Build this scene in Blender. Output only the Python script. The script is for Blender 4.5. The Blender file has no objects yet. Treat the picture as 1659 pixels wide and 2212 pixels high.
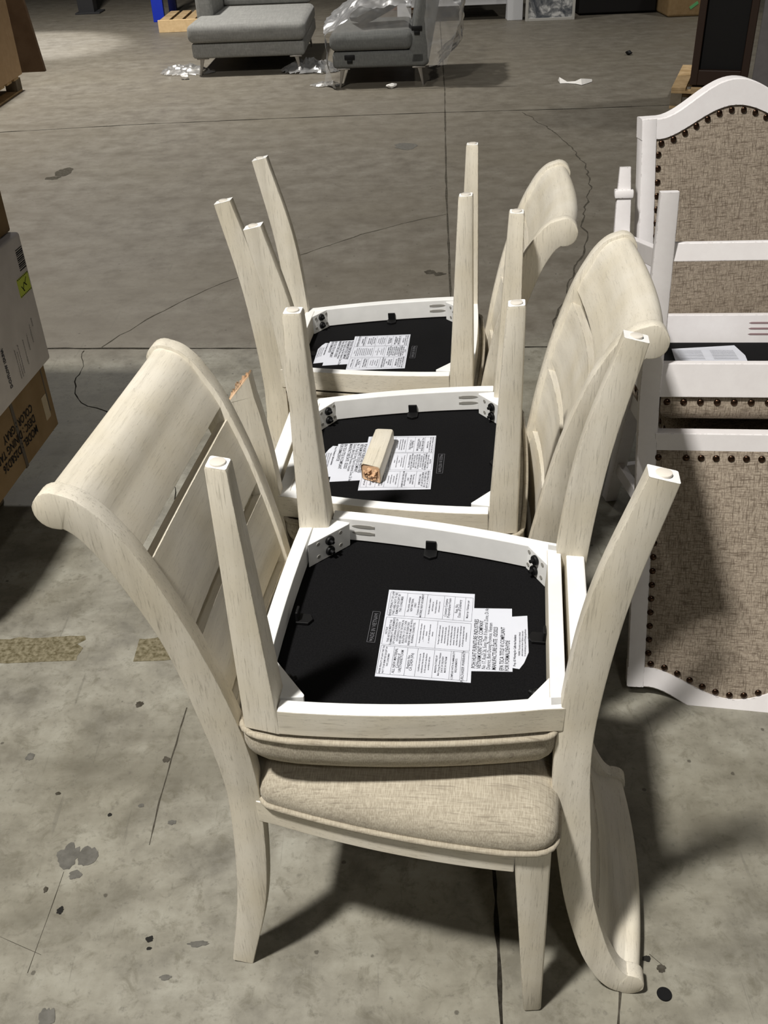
import bpy, bmesh, math, random
from mathutils import Vector, Matrix
random.seed(7)
PI = math.pi
sc = bpy.context.scene
col = sc.collection

# ---------------------------------------------------------------- camera
F_PX = 2076.6
cd = bpy.data.cameras.new('camera')
cam = bpy.data.objects.new('camera', cd); col.objects.link(cam)
PITCH, ROLL = 0.5955, 0.0418
fwd = Vector((0, math.cos(PITCH), -math.sin(PITCH))); rgt = Vector((1, 0, 0)); dwn = fwd.cross(rgt)
r2 = rgt * math.cos(ROLL) + dwn * math.sin(ROLL); d2 = dwn * math.cos(ROLL) - rgt * math.sin(ROLL)
cam.matrix_world = Matrix(((r2.x, -d2.x, -fwd.x, 0), (r2.y, -d2.y, -fwd.y, 0), (r2.z, -d2.z, -fwd.z, 1.5795), (0, 0, 0, 1)))
cd.sensor_fit = 'VERTICAL'; cd.sensor_height = 36; cd.lens = F_PX / 2212 * 36
cd.clip_start = 0.05; cd.clip_end = 100
sc.camera = cam

# ---------------------------------------------------------------- light
sc.view_settings.view_transform = 'Standard'; sc.view_settings.look = 'None'
sc.view_settings.gamma = 1; sc.view_settings.use_curve_mapping = False
sc.view_settings.exposure = 0.0
w = bpy.data.worlds.new('world'); sc.world = w; w.use_nodes = True
w.node_tree.nodes['Background'].inputs[0].default_value = (.95, .97, 1, 1)
w.node_tree.nodes['Background'].inputs[1].default_value = .018
def lamp(name, x, y, z, power, size, spread=180, c=(1, .965, .91)):
    l = bpy.data.lights.new(name, 'AREA'); l.shape = 'RECTANGLE'; l.size = size[0]; l.size_y = size[1]
    l.energy = power; l.color = c; l.spread = math.radians(spread)
    o = bpy.data.objects.new(name, l); col.objects.link(o); o.location = (x, y, z); return o
lamp('high_bay_near', -2.3, -1.0, 7.5, 900, (.5, .5))
lamp('high_bay_far', -3.0, 9.6, 7.5, 330, (.5, .5), 100)
lamp('fill_behind', .9, -4.6, 7.5, 85, (.6, .6))  # added fill lamp behind the camera for camera-facing sides, no known fixture
lamp('extra_lamp_right', 5.5, 8.5, 7.5, 110, (.5, .5), 110)  # added unseen lamp, assumed for more light from the far right
sl = bpy.data.lights.new('floor_patch_spot', 'SPOT'); sl.energy = 5000; sl.spot_size = math.radians(14); sl.spot_blend = .6; sl.shadow_soft_size = .1; sl.color = (1, .97, .92)  # added spot that makes the bright floor patch at far left, no known lamp
so = bpy.data.objects.new('floor_patch_spot', sl); col.objects.link(so); so.location = (-7, 16, 7)
so.rotation_euler = (Vector((-3.7, 12.0, 0)) - Vector((-7, 16, 7))).to_track_quat('-Z', 'Y').to_euler()

# ---------------------------------------------------------------- materials
def lin(c):
    return tuple(((v / 255) / 12.92 if v / 255 <= .04045 else ((v / 255 + .055) / 1.055) ** 2.4) for v in c) + (1,)
def newmat(name, rough=.6, spec=.4):
    m = bpy.data.materials.new(name); m.use_nodes = True
    b = m.node_tree.nodes['Principled BSDF']; b.inputs['Roughness'].default_value = rough
    b.inputs['Specular IOR Level'].default_value = spec
    return m, m.node_tree, b
def nd(nt, t, **k):
    n = nt.nodes.new(t)
    for a, v in k.items(): setattr(n, a, v)
    return n
def coords(nt, scale=(1, 1, 1), rot=(0, 0, 0), kind='Object'):
    tc = nd(nt, 'ShaderNodeTexCoord'); mp = nd(nt, 'ShaderNodeMapping')
    nt.links.new(tc.outputs[kind], mp.inputs[0]); mp.inputs['Scale'].default_value = scale; mp.inputs['Rotation'].default_value = rot
    return mp.outputs[0]
def noise(nt, vec, s, det=4, rough=.55, dist=0):
    n = nd(nt, 'ShaderNodeTexNoise'); n.inputs['Scale'].default_value = s; n.inputs['Detail'].default_value = det
    n.inputs['Roughness'].default_value = rough; n.inputs['Distortion'].default_value = dist
    nt.links.new(vec, n.inputs['Vector']); return n.outputs[0]
def ramp(nt, fac, stops):
    r = nd(nt, 'ShaderNodeValToRGB'); nt.links.new(fac, r.inputs[0]); e = r.color_ramp.elements
    while len(e) < len(stops): e.new(.5)
    for el, (p, c) in zip(e, stops): el.position = p; el.color = c if len(c) == 4 else lin(c)
    return r.outputs[0]
def mix(nt, fac, a, b, mode='MIX'):
    m = nd(nt, 'ShaderNodeMix'); m.data_type = 'RGBA'; m.blend_type = mode
    for i, v in ((0, fac), (6, a), (7, b)):
        if isinstance(v, (int, float)): m.inputs[i].default_value = v
        elif isinstance(v, tuple): m.inputs[i].default_value = v
        else: nt.links.new(v, m.inputs[i])
    return m.outputs[2]
def bump(nt, b, h, s=.2, d=.002):
    n = nd(nt, 'ShaderNodeBump'); n.inputs['Strength'].default_value = s; n.inputs['Distance'].default_value = d
    nt.links.new(h, n.inputs['Height']); nt.links.new(n.outputs[0], b.inputs['Normal'])

def edges(nt, r, scale, thr, gain=.8):
    """worn paint on the arrises, broken up by noise"""
    bv = nd(nt, 'ShaderNodeBevel'); bv.samples = 4; bv.inputs['Radius'].default_value = r
    g = nd(nt, 'ShaderNodeNewGeometry'); dt = nd(nt, 'ShaderNodeVectorMath', operation='DOT_PRODUCT')
    nt.links.new(bv.outputs[0], dt.inputs[0]); nt.links.new(g.outputs['Normal'], dt.inputs[1])
    e = ramp(nt, dt.outputs['Value'], [(.86, (1, 1, 1, 1)), (.97, (0, 0, 0, 1))])
    ch = ramp(nt, noise(nt, coords(nt), scale, 4, .7), [(thr, (0, 0, 0, 1)), (thr + .05, (gain,) * 3 + (1,))])
    return mix(nt, 1.0, e, ch, 'MULTIPLY')
def wood(name, axis, base=(222, 216, 202), warm=(214, 206, 187), dark=(118, 110, 96), amount=.5):
    """washed cream paint with brushed grain running along one axis"""
    m, nt, b = newmat(name, .5, .35)
    s = [1, 1, 1]; s[axis] = .045
    v = coords(nt, tuple(s))
    streak = noise(nt, v, 380, 4, .65)
    broad = noise(nt, v, 38, 3, .5)
    blot = noise(nt, coords(nt), 9, 3, .5)
    c = mix(nt, ramp(nt, blot, [(.35, (0, 0, 0, 1)), (.65, (1, 1, 1, 1))]), lin(base), lin(warm))
    c = mix(nt, ramp(nt, broad, [(.45, (0, 0, 0, 1)), (.75, (.22, .22, .22, 1))]), c, lin(dark))
    fleck = noise(nt, coords(nt, tuple(.12 if k == axis else 1 for k in range(3))), 700, 3, .7)
    c = mix(nt, ramp(nt, fleck, [(.60, (0, 0, 0, 1)), (.72, (.4, .4, .4, 1))]), c, lin(dark))
    f = ramp(nt, streak, [(.56, (0, 0, 0, 1)), (.72, (amount, amount, amount, 1))])
    c = mix(nt, f, c, lin(dark))
    c = mix(nt, edges(nt, .0020, 45, .46, .75), c, lin((100, 90, 72)))
    nt.links.new(c, b.inputs['Base Color']); bump(nt, b, streak, .12, .001)
    return m
def plain(name, c, rough=.6, spec=.4, var=.0, metal=0, scale=20, bmp=0):
    m, nt, b = newmat(name, rough, spec); b.inputs['Metallic'].default_value = metal
    if var or bmp:
        n = noise(nt, coords(nt), scale, 4)
        lo = tuple(max(0, x - var) for x in c); hi = tuple(min(255, x + var) for x in c)
        nt.links.new(ramp(nt, n, [(.35, lo), (.65, hi)]), b.inputs['Base Color'])
        if bmp: bump(nt, b, n, bmp, .003)
    else: b.inputs['Base Color'].default_value = lin(c)
    return m
def linen(name, base, light, dark, sc1=700, rot=0., contrast=1):
    m, nt, b = newmat(name, .9, .15)
    a = noise(nt, coords(nt, (1, .05, .3), (0, 0, rot)), sc1, 2, .6)
    d = noise(nt, coords(nt, (.05, 1, .3), (0, 0, rot)), sc1, 2, .6)
    blot = noise(nt, coords(nt), 14, 3)
    c = mix(nt, ramp(nt, a, [(.40, (0, 0, 0, 1)), (.68, (.75 * contrast,) * 3 + (1,))]), lin(base), lin(light))
    c = mix(nt, ramp(nt, d, [(.50, (0, 0, 0, 1)), (.70, (.6 * contrast,) * 3 + (1,))]), c, lin(light))
    a2 = noise(nt, coords(nt, (.06, 1, .3), (0, 0, rot)), sc1 * .5, 2, .6)
    c = mix(nt, ramp(nt, a2, [(.56, (0, 0, 0, 1)), (.72, (.55 * contrast,) * 3 + (1,))]), c, lin(dark))
    c = mix(nt, ramp(nt, blot, [(.4, (0, 0, 0, 1)), (.75, (.18,) * 3 + (1,))]), c, lin(dark))
    nt.links.new(c, b.inputs['Base Color']); bump(nt, b, a, .3, .001)
    b.inputs['Sheen Weight'].default_value = .1
    return m
def crosshatch(name):
    """burlap look fabric with short dark cross threads; works on panels standing in the y z plane"""
    m, nt, b = newmat(name, .9, .15)
    base = noise(nt, coords(nt, (1, 1, 1)), 260, 3)
    h = noise(nt, coords(nt, (.3, .07, 1)), 520, 2, .6)
    v = noise(nt, coords(nt, (.3, 1, .07)), 520, 2, .6)
    c = ramp(nt, base, [(.3, (146, 134, 119)), (.7, (176, 164, 148))])
    c = mix(nt, ramp(nt, h, [(.50, (0, 0, 0, 1)), (.66, (.8,) * 3 + (1,))]), c, lin((100, 88, 76)))
    c = mix(nt, ramp(nt, v, [(.50, (0, 0, 0, 1)), (.66, (.8,) * 3 + (1,))]), c, lin((100, 88, 76)))
    nt.links.new(c, b.inputs['Base Color']); bump(nt, b, base, .3, .001)
    return m
def distressed(name):
    m, nt, b = newmat(name, .45, .4)
    s = noise(nt, coords(nt), 30, 6, .7)
    c = ramp(nt, s, [(.3, (232, 228, 228)), (.7, (238, 235, 235))])
    f = edges(nt, .003, 80, .53, .9)
    c = mix(nt, f, c, lin((90, 76, 62)))
    nt.links.new(c, b.inputs['Base Color']); return m

WZ = wood('cream_wood_upright', 2); WY = wood('cream_wood_across', 1, amount=.3); WX = wood('cream_wood_lengthwise', 0)
WHITE = plain('white_primer', (238, 238, 236), .5, .4, 4)
BLACKCLOTH = plain('black_dust_cloth', (17, 17, 18), .95, .1, 4, scale=400)
BLACKPL = plain('black_plastic', (11, 11, 12), .55, .3)
GLIDE = plain('clear_nylon', (222, 216, 205), .25, .6)
RAW = wood('raw_split_wood', 0, (222, 192, 160), (208, 170, 134), (140, 98, 68), .6)
LINEN = linen('oat_linen', (160, 151, 134), (198, 190, 172), (116, 107, 94))
LINEN2 = linen('oat_linen_piping', (160, 151, 134), (186, 178, 160), (124, 115, 100))
PAPER = plain('label_paper', (206, 209, 218), .7, .2, 3)
INK = plain('printing_ink', (60, 60, 66), .8, .1)
INKB = plain('printing_ink_bold', (28, 28, 32), .8, .1)
STAMP = plain('grey_stamp_ink', (92, 92, 96), .9, .1)
HOLE = plain('pocket_hole_shade', (150, 148, 142), .8, .1)
BURLAP = crosshatch('burlap_fabric')
DWHITE = distressed('distressed_white_paint')
BRASS = plain('antique_nail', (70, 52, 40), .25, .6, metal=.9)

# ---------------------------------------------------------------- mesh helpers
def link(name, bm, m, parent=None, smooth=None):
    me = bpy.data.meshes.new(name)
    bmesh.ops.recalc_face_normals(bm, faces=bm.faces[:])
    bm.to_mesh(me); bm.free()
    for mm in (m if isinstance(m, (list, tuple)) else [m]): me.materials.append(mm)
    o = bpy.data.objects.new(name, me); col.objects.link(o)
    if parent is not None: o.parent = parent
    if smooth is not None:
        for p in me.polygons: p.use_smooth = True
        me.set_sharp_from_angle(angle=math.radians(smooth))
    return o
def tag(o, label, cat, group=None, kind=None):
    o['label'] = label; o['category'] = cat
    if group: o['group'] = group
    if kind: o['kind'] = kind
    return o
def empty(name, label, cat, group=None, loc=(0, 0, 0)):
    o = bpy.data.objects.new(name, None); col.objects.link(o); o.location = loc; o.empty_display_size = .1
    return tag(o, label, cat, group)
def sweep(rings, cap=True, bm=None):
    bm = bm or bmesh.new(); vs = [[bm.verts.new(p) for p in r] for r in rings]; n = len(rings[0])
    for a, b in zip(vs, vs[1:]):
        for i in range(n):
            bm.faces.new((a[i], a[(i + 1) % n], b[(i + 1) % n], b[i]))
    if cap: bm.faces.new(vs[0]); bm.faces.new(vs[-1][::-1])
    return bm
def box(x0, x1, y0, y1, z0, z1, bev=0, bm=None, seg=2, M=None):
    own = bm is None
    b = bmesh.new(); bmesh.ops.create_cube(b, size=1)
    for v in b.verts:
        v.co = Vector(((x0 + x1) / 2 + v.co.x * (x1 - x0), (y0 + y1) / 2 + v.co.y * (y1 - y0), (z0 + z1) / 2 + v.co.z * (z1 - z0)))
    if bev: bmesh.ops.bevel(b, geom=b.edges[:], offset=bev, segments=seg, profile=.5, affect='EDGES')
    if M: bmesh.ops.transform(b, matrix=M, verts=b.verts[:])
    if own: return b
    return merge(bm, b)
def merge(bm, b):
    me = bpy.data.meshes.new('tmp'); b.to_mesh(me); b.free(); bm.from_mesh(me); bpy.data.meshes.remove(me); return bm
def prism(poly, z0, z1, bev=0, bm=None, axes='xyz', M=None):
    """polygon in two axes extruded along the third"""
    b = bmesh.new()
    def P(u, v, t):
        return {'xyz': (u, v, t), 'xzy': (u, t, v), 'yzx': (t, u, v)}[axes]
    lo = [b.verts.new(P(u, v, z0)) for u, v in poly]; hi = [b.verts.new(P(u, v, z1)) for u, v in poly]
    n = len(poly)
    for i in range(n): b.faces.new((lo[i], lo[(i + 1) % n], hi[(i + 1) % n], hi[i]))
    b.faces.new(lo[::-1]); b.faces.new(hi)
    bmesh.ops.recalc_face_normals(b, faces=b.faces[:])
    if bev: bmesh.ops.bevel(b, geom=b.edges[:], offset=bev, segments=2, profile=.5, affect='EDGES')
    if M: bmesh.ops.transform(b, matrix=M, verts=b.verts[:])
    return b if bm is None else merge(bm, b)
def cyl(r1, r2, h, M=None, seg=20, bm=None, bev=0):
    b = bmesh.new(); bmesh.ops.create_cone(b, cap_ends=True, segments=seg, radius1=r1, radius2=r2, depth=h)
    if bev:
        bmesh.ops.bevel(b, geom=[e for e in b.edges if abs(e.verts[0].co.z - e.verts[1].co.z) < 1e-6], offset=bev, segments=2, profile=.5, affect='EDGES')
    if M: bmesh.ops.transform(b, matrix=M, verts=b.verts[:])
    return b if bm is None else merge(bm, b)
def tube(pts, r, bm=None, seg=8, closed=False):
    rings = []; n = len(pts)
    for i in range(n):
        p = Vector(pts[i]); a = Vector(pts[(i - 1) % n] if (closed or i) else pts[0]); c = Vector(pts[(i + 1) % n] if (closed or i < n - 1) else pts[-1])
        t = (c - a).normalized(); u = t.orthogonal() if abs(t.z) > .95 else t.cross(Vector((0, 0, 1))); u.normalize(); v = t.cross(u)
        rings.append([p + (u * math.cos(q) + v * math.sin(q)) * r for q in [2 * PI * k / seg for k in range(seg)]])
    if closed: rings.append(rings[0])
    return sweep(rings, not closed, bm)
def rrect(w, d, r, n=3):
    """rounded rectangle loop around origin"""
    o = []
    for cx, cy, a0 in ((w / 2 - r, d / 2 - r, 0), (-w / 2 + r, d / 2 - r, PI / 2), (-w / 2 + r, -d / 2 + r, PI), (w / 2 - r, -d / 2 + r, 3 * PI / 2)):
        for k in range(n): a = a0 + PI / 2 * k / (n - 1); o.append((cx + r * math.cos(a), cy + r * math.sin(a)))
    return o
def copy_tree(o, parent=None):
    c = o.copy(); col.objects.link(c); c.parent = parent
    for ch in [x for x in bpy.data.objects if x.parent == o and x != c]:
        copy_tree(ch, c)
    return c
FONT_CACHE = {}
def text_into(bm, s, size, M, xs=1.0, align='LEFT', bold=0, lsp=1.0):
    cu = bpy.data.curves.new('t', 'FONT'); cu.body = s; cu.size = size; cu.align_x = align; cu.offset = bold; cu.space_line = lsp
    cu.resolution_u = 2
    o = bpy.data.objects.new('t', cu); col.objects.link(o)
    dg = bpy.context.evaluated_depsgraph_get(); me = bpy.data.meshes.new_from_object(o.evaluated_get(dg))
    me.transform(M @ Matrix.Diagonal((xs, 1, 1, 1))); bm.from_mesh(me)
    bpy.data.meshes.remove(me); bpy.data.objects.remove(o); bpy.data.curves.remove(cu)
# ---------------------------------------------------------------- floor and far wall
from mathutils import noise as mn0
conc, nt, b = newmat('polished_concrete', .5, .4)
v = coords(nt)
big = noise(nt, v, .9, 4, .6); mid = noise(nt, v, 7, 6, .65); fine = noise(nt, v, 60, 4, .7); strk = noise(nt, coords(nt, (.5, 2.2, 1)), 2.2, 6, .65)
c = ramp(nt, mid, [(.34, (110, 107, 98)), (.52, (141, 138, 127)), (.68, (160, 158, 147))])
c = mix(nt, ramp(nt, big, [(.4, (0, 0, 0, 1)), (.65, (.55,) * 3 + (1,))]), c, lin((126, 121, 102)))
c = mix(nt, ramp(nt, strk, [(.48, (0, 0, 0, 1)), (.66, (.5,) * 3 + (1,))]), c, lin((98, 94, 82)))
c = mix(nt, ramp(nt, fine, [(.56, (0, 0, 0, 1)), (.74, (.6,) * 3 + (1,))]), c, lin((88, 85, 76)))
mot = noise(nt, v, 22, 6, .75, .6)
c = mix(nt, ramp(nt, mot, [(.52, (0, 0, 0, 1)), (.66, (.55,) * 3 + (1,))]), c, lin((98, 94, 80)))
# the far slabs past the cross joint are browner, with dimmer light painted in
sx = nd(nt, 'ShaderNodeSeparateXYZ'); nt.links.new(v, sx.inputs[0])
far = nd(nt, 'ShaderNodeMapRange'); nt.links.new(sx.outputs[1], far.inputs[0]); far.inputs[1].default_value = 3.40; far.inputs[2].default_value = 3.60
c = mix(nt, far.outputs[0], c, mix(nt, .72, c, lin((100, 93, 83))))
spk = nd(nt, 'ShaderNodeTexVoronoi'); spk.inputs['Scale'].default_value = 13; spk.inputs['Randomness'].default_value = 1; nt.links.new(v, spk.inputs['Vector'])
dn = noise(nt, v, 160, 2)
ad = nd(nt, 'ShaderNodeMath', operation='MULTIPLY_ADD'); nt.links.new(dn, ad.inputs[0]); ad.inputs[1].default_value = .06; nt.links.new(spk.outputs['Distance'], ad.inputs[2])
c = mix(nt, ramp(nt, ad.outputs[0], [(.075, (.7,) * 3 + (1,)), (.095, (0, 0, 0, 1))]), c, lin((62, 58, 50)))
scr = noise(nt, coords(nt, (7, .35, 1), (0, 0, -.35)), 9, 3, .6)
c = mix(nt, ramp(nt, scr, [(.66, (0, 0, 0, 1)), (.70, (.35,) * 3 + (1,))]), c, lin((96, 93, 84)))
nt.links.new(c, b.inputs['Base Color'])
nt.links.new(ramp(nt, mid, [(.3, (.42,) * 3 + (1,)), (.7, (.62,) * 3 + (1,))]), b.inputs['Roughness']); bump(nt, b, fine, .10, .002)
JOINT = plain('joint_dirt', (44, 41, 35), .9, .1, 10, scale=90)
CRACK = plain('crack_dirt', (70, 66, 58), .9, .1, 10, scale=60)
STAIN = plain('oil_stain', (96, 94, 88), .5, .4, 8, scale=60)
STAIN2 = plain('dark_spot', (34, 33, 30), .4, .4)
STAIN3 = plain('rough_patch', (110, 103, 82), .9, .1, 22, scale=90)
fb_ = bmesh.new()
def fquad(pts, z, mi):
    f = fb_.faces.new([fb_.verts.new((x, y, z)) for x, y in pts]); f.material_index = mi
fquad([(-14, -6), (14, -6), (14, 40), (-14, 40)], 0, 0)
rn = random.Random(11)
def streak(pts, w, mi, jit=.0, step=.03, z=.0006):
    P = [Vector(p) for p in pts]; L = []
    for a, c in zip(P, P[1:]):
        n = max(1, int((c - a).length / step))
        for k in range(n): L.append(a.lerp(c, k / n))
    L.append(P[-1])
    sd = rn.uniform(0, 99); off = [Vector((mn0.noise(Vector((p.x * .45 / step, p.y * .45 / step, sd))), mn0.noise(Vector((p.x * .45 / step, p.y * .45 / step, sd + 7))))) * jit * 2.2 for p in L]; L = [p + o for p, o in zip(L, off)]
    prev = None
    for i, p in enumerate(L):
        d = (L[min(i + 1, len(L) - 1)] - L[max(i - 1, 0)]).normalized(); n = Vector((-d.y, d.x)) * w / 2 * (rn.uniform(.35, 1.3) if jit else rn.uniform(.8, 1.2))
        cur = (fb_.verts.new((*(p + n), z)), fb_.verts.new((*(p - n), z)))
        if prev: f = fb_.faces.new((prev[0], prev[1], cur[1], cur[0])); f.material_index = mi
        prev = cur
J1 = [(2.6, 40), (.645, 8.5), (.427, 5.485), (.328, 3.966), (.218, 1.937), (.177, 1.084), (.157, .829), (.0, -2)]
streak(J1[:4], .011, 2, .001, .1); streak(J1[3:], .0085, 1, .0006, .03)
streak([(-8, 3.95), (-1.334, 3.605), (-.616, 3.534), (.286, 3.453), (.581, 3.428), (.881, 3.406), (9, 2.9)], .011, 1, .0015, .04)
streak([(-9, 7.5), (-2.747, 7.587), (-1.724, 7.658), (-.575, 7.661), (.573, 7.632), (1.567, 7.567), (2.427, 7.56), (9, 7.3)], .018, 1, .002, .1)
streak([(1.147, 7.521), (1.29, 6.771), (1.311, 6.047), (1.256, 5.548), (1.101, 4.97), (1.031, 4.543), (.912, 4.239), (.815, 3.912), (.738, 3.718), (.67, 3.427)], .009, 2, .012, .04)
streak([(.399, 5.145), (.158, 5.019), (-.061, 4.859), (-.334, 4.613), (-.504, 4.47), (-.7, 4.25), (-.86, 4.044), (-1.028, 3.758), (-1.107, 3.592)], .007, 2, .008, .05)
streak([(-1.175, 3.568), (-1.134, 3.415), (-1.128, 3.256), (-1.092, 3.141), (-1.015, 3.063), (-.961, 3.041), (-.759, 2.78), (-.629, 2.487), (-.614, 2.41), (-.532, 2.149)], .0042, 1, .010, .03)
streak([(.388, .954), (.363, .877), (.346, .817)], .0045, 2, .0004, .02)
streak([(-.467, 1.572), (-.482, 1.355), (-.487, 1.204)], .0030, 2, .0008, .02)
streak([(-.64, 1.151), (-.653, .949)], .0012, 2, .0004, .03); streak([(-.724, 1.021), (-.638, .982)], .0012, 2, .0004, .03); streak([(.426, .936), (.448, .909)], .0012, 2, .0003, .02)
def blob(x, y, rx, ry, mi, irr=.35, z=.0009, n=26, sd=0):
    pts = []
    for k in range(n):
        a = 2 * PI * k / n; r = 1 + irr * (mn0.noise(Vector((math.cos(a) * 1.3 + sd, math.sin(a) * 1.3, sd))) + .8 * mn0.noise(Vector((math.cos(a) * 4 + sd, math.sin(a) * 4, sd))))
        pts.append((x + rx * r * math.cos(a), y + ry * r * math.sin(a)))
    fquad(pts, z, mi)
for i, a in enumerate([(-1.95, 6.343, .055, .10, 2), (-1.99, 6.22, .05, .035, 2), (-.640, 1.187, .021, .028, 3), (-.600, 1.183, .018, .022, 3), (-.617, 1.143, .011, .010, 3), (-.450, 1.003, .007, .006, 4), (-.448, .985, .004, .003, 4), (-.578, 1.587, .009, .009, 2), (-.788, 1.444, .010, .010, 3), (-.489, 1.42, .008, .008, 2), (.419, .928, .0065, .006, 4), (.440, .909, .008, .007, 2), (.247, 6.656, .07, .09, 3), (.258, 4.287, .026, .028, 2), (.30, 4.255, .03, .02, 2), (-.627, 1.068, .006, .008, 4), (-.600, .866, .014, .02, 3), (-.665, 1.113, .004, .006, 2), (-.70, 1.34, .006, .004, 2), (-.52, 1.30, .006, .005, 3), (-.45, 1.255, .008, .006, 3), (-.58, 1.28, .004, .004, 4), (-.41, .93, .010, .005, 3), (-.36, .99, .018, .006, 3)]):
    blob(*a, sd=i * 3.1, z=.0009 + i * .00001)
def patch(x0, x1, y0, y1, sd):
    pts = []; n = 14
    for k in range(n): t = k / n; pts.append((x0 + (x1 - x0) * t, y0 + .004 * mn0.noise(Vector((t * 9, sd, 0)))))
    for k in range(6): t = k / 6; pts.append((x1 + .02 * mn0.noise(Vector((t * 5, sd, 2))), y0 + (y1 - y0) * t))
    for k in range(n): t = k / n; pts.append((x1 + (x0 - x1) * t, y1 + .014 * mn0.noise(Vector((t * 9, sd, 5)))))
    pts.append((x0, y1)); fquad(pts, .0007, 5)
patch(-1.02, -.76, 1.745, 1.835, 1); patch(-.62, -.44, 1.732, 1.815, 7)
fl = link('floor', fb_, [conc, JOINT, CRACK, STAIN, STAIN2, STAIN3])
fl['kind'] = 'structure'
for p in fl.data.polygons:
    if p.normal.z < 0: p.flip()
wb = link('wall_back', box(-14, 14, 24, 24.2, 0, 9), plain('wall_paint', (120, 118, 112), .8)); wb['kind'] = 'structure'
# ---------------------------------------------------------------- cream dining chair (front +x, up +z, origin on the floor)
ZT, HA = .4223, .0455; ZB = ZT - HA
XF, YF, LW, FW, FT = .2213, .2336, .0527, .0285, .027
FDX, FDY, FIN, BOW = .0088, .0073, .0079, .0109
YR0, YR1, YR2, ST = .1893, .1806, .2210, .0264
KN = [(-.2816, 0, .0362), (-.244, .2, .0489), (-.2312, ZT, .0506), (-.2417, .58, .0538), (-.2744, .74, .0447), (-.318, .86, .0447), (-.350, .918, .044), (-.374, .943, .046), (-.394, .949, .050)]
def catmull(K, n=8):
    K = [Vector(k) for k in K]; K = [2 * K[0] - K[1]] + K + [2 * K[-1] - K[-2]]; o = []
    for i in range(1, len(K) - 2):
        a, b, c, d = K[i - 1:i + 3]
        for j in range(n):
            t = j / n; o.append(.5 * ((2 * b) + (c - a) * t + (2 * a - 5 * b + 4 * c - d) * t * t + (3 * b - a - 3 * c + d) * t ** 3))
    o.append(K[-2]); return o
PATH = catmull(KN, 8)
def frames(P):
    out = []
    for i, p in enumerate(P):
        a = P[max(i - 1, 0)]; c = P[min(i + 1, len(P) - 1)]
        t = Vector((c.x - a.x, c.y - a.y)).normalized(); out.append((Vector((p.x, p.y)), Vector((t.y, -t.x)), t, p.z))
    return out
FR = frames(PATH)
def yo(z):
    return YR0 + (YR1 - YR0) * z / ZT if z < ZT else YR1 + (YR2 - YR1) * (z - ZT) / (.9894 - ZT)
def frames_from(z0, z1=9):
    """frames between two heights (everything up to the scroll end when z1 is large)"""
    out = []
    for i in range(len(FR) - 1):
        (p, n, t, w), (p2, n2, t2, w2) = FR[i], FR[i + 1]
        if p2.y < z0 or p.y > z1: continue
        a = max(0, (z0 - p.y) / (p2.y - p.y)) if p.y < z0 else 0
        q = p.lerp(p2, a); out.append((q, n.lerp(n2, a).normalized(), t.lerp(t2, a).normalized(), w + (w2 - w) * a))
        if p2.y > z1:
            a = (z1 - p.y) / (p2.y - p.y); out.append((p.lerp(p2, a), n.lerp(n2, a).normalized(), t.lerp(t2, a).normalized(), w + (w2 - w) * a)); return out
    out.append(FR[-1])
    return out
def endcap(fr, k=6):
    p, n, t, w = fr[-1]; o = []
    for j in range(1, k + 1):
        a = PI / 2 * j / k; o.append((p + t * (w / 2 * math.sin(a)), n, t, max(w * math.cos(a), .002)))
    return o
def post_mesh(side, z0=0, raw=False):
    fr = frames_from(z0); fr = fr + endcap(fr); rings = []
    for p, n, t, w in fr:
        y = yo(min(p.y, .99)); yc = side * (y - ST / 2)
        r = min(.0022, w * .3); loop = rrect(w, ST, r)
        rings.append([(p.x + n.x * u, yc + v, p.y + n.y * u) for u, v in loop])
    return rings
def leg_mesh(side, raw=False):
    rings = []
    for z, sc_ in ((0, .9), (.004, 1), (.1, 1), (.2, 1), (.3, 1), (ZB, 1), (ZT, 1)):
        t = z / ZT; w = FW + (LW - FW) * t; d = FT + (LW - FT) * t
        xo = XF + FDX * (1 - t); yy = YF - FDY * (1 - t); fin = FIN * (.6 + .4 * t)
        ring = []
        for u, v in rrect(w, d, .0032):
            u *= sc_; v *= sc_
            x = xo - w / 2 + u; y = yy - d / 2 + v - fin * (u / w + .5)
            ring.append((x, side * y, z))
        rings.append(ring)
    return sweep(rings)
def outer_y(x):
    """outer line of the bowed side rail"""
    xa, ya, xb, yb = XF - LW, YF, -.206, yo(ZB); t = (xa - x) / (xa - xb)
    if t < 0: return YF - FIN * (x - xa) / LW
    t = min(t, 1); return ya + (yb - ya) * t + BOW * 4 * t * (1 - t)
RT = .022; XR = -.214
def rail_side(side):
    N = 14; xs = [XF - LW + .002 + (XR - XF + LW - .002) * i / N for i in range(N + 1)]
    poly = [(x, side * outer_y(x)) for x in xs] + [(x, side * (outer_y(x) - RT)) for x in xs[::-1]]
    return prism(poly, ZB, ZT, .0015)
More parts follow.
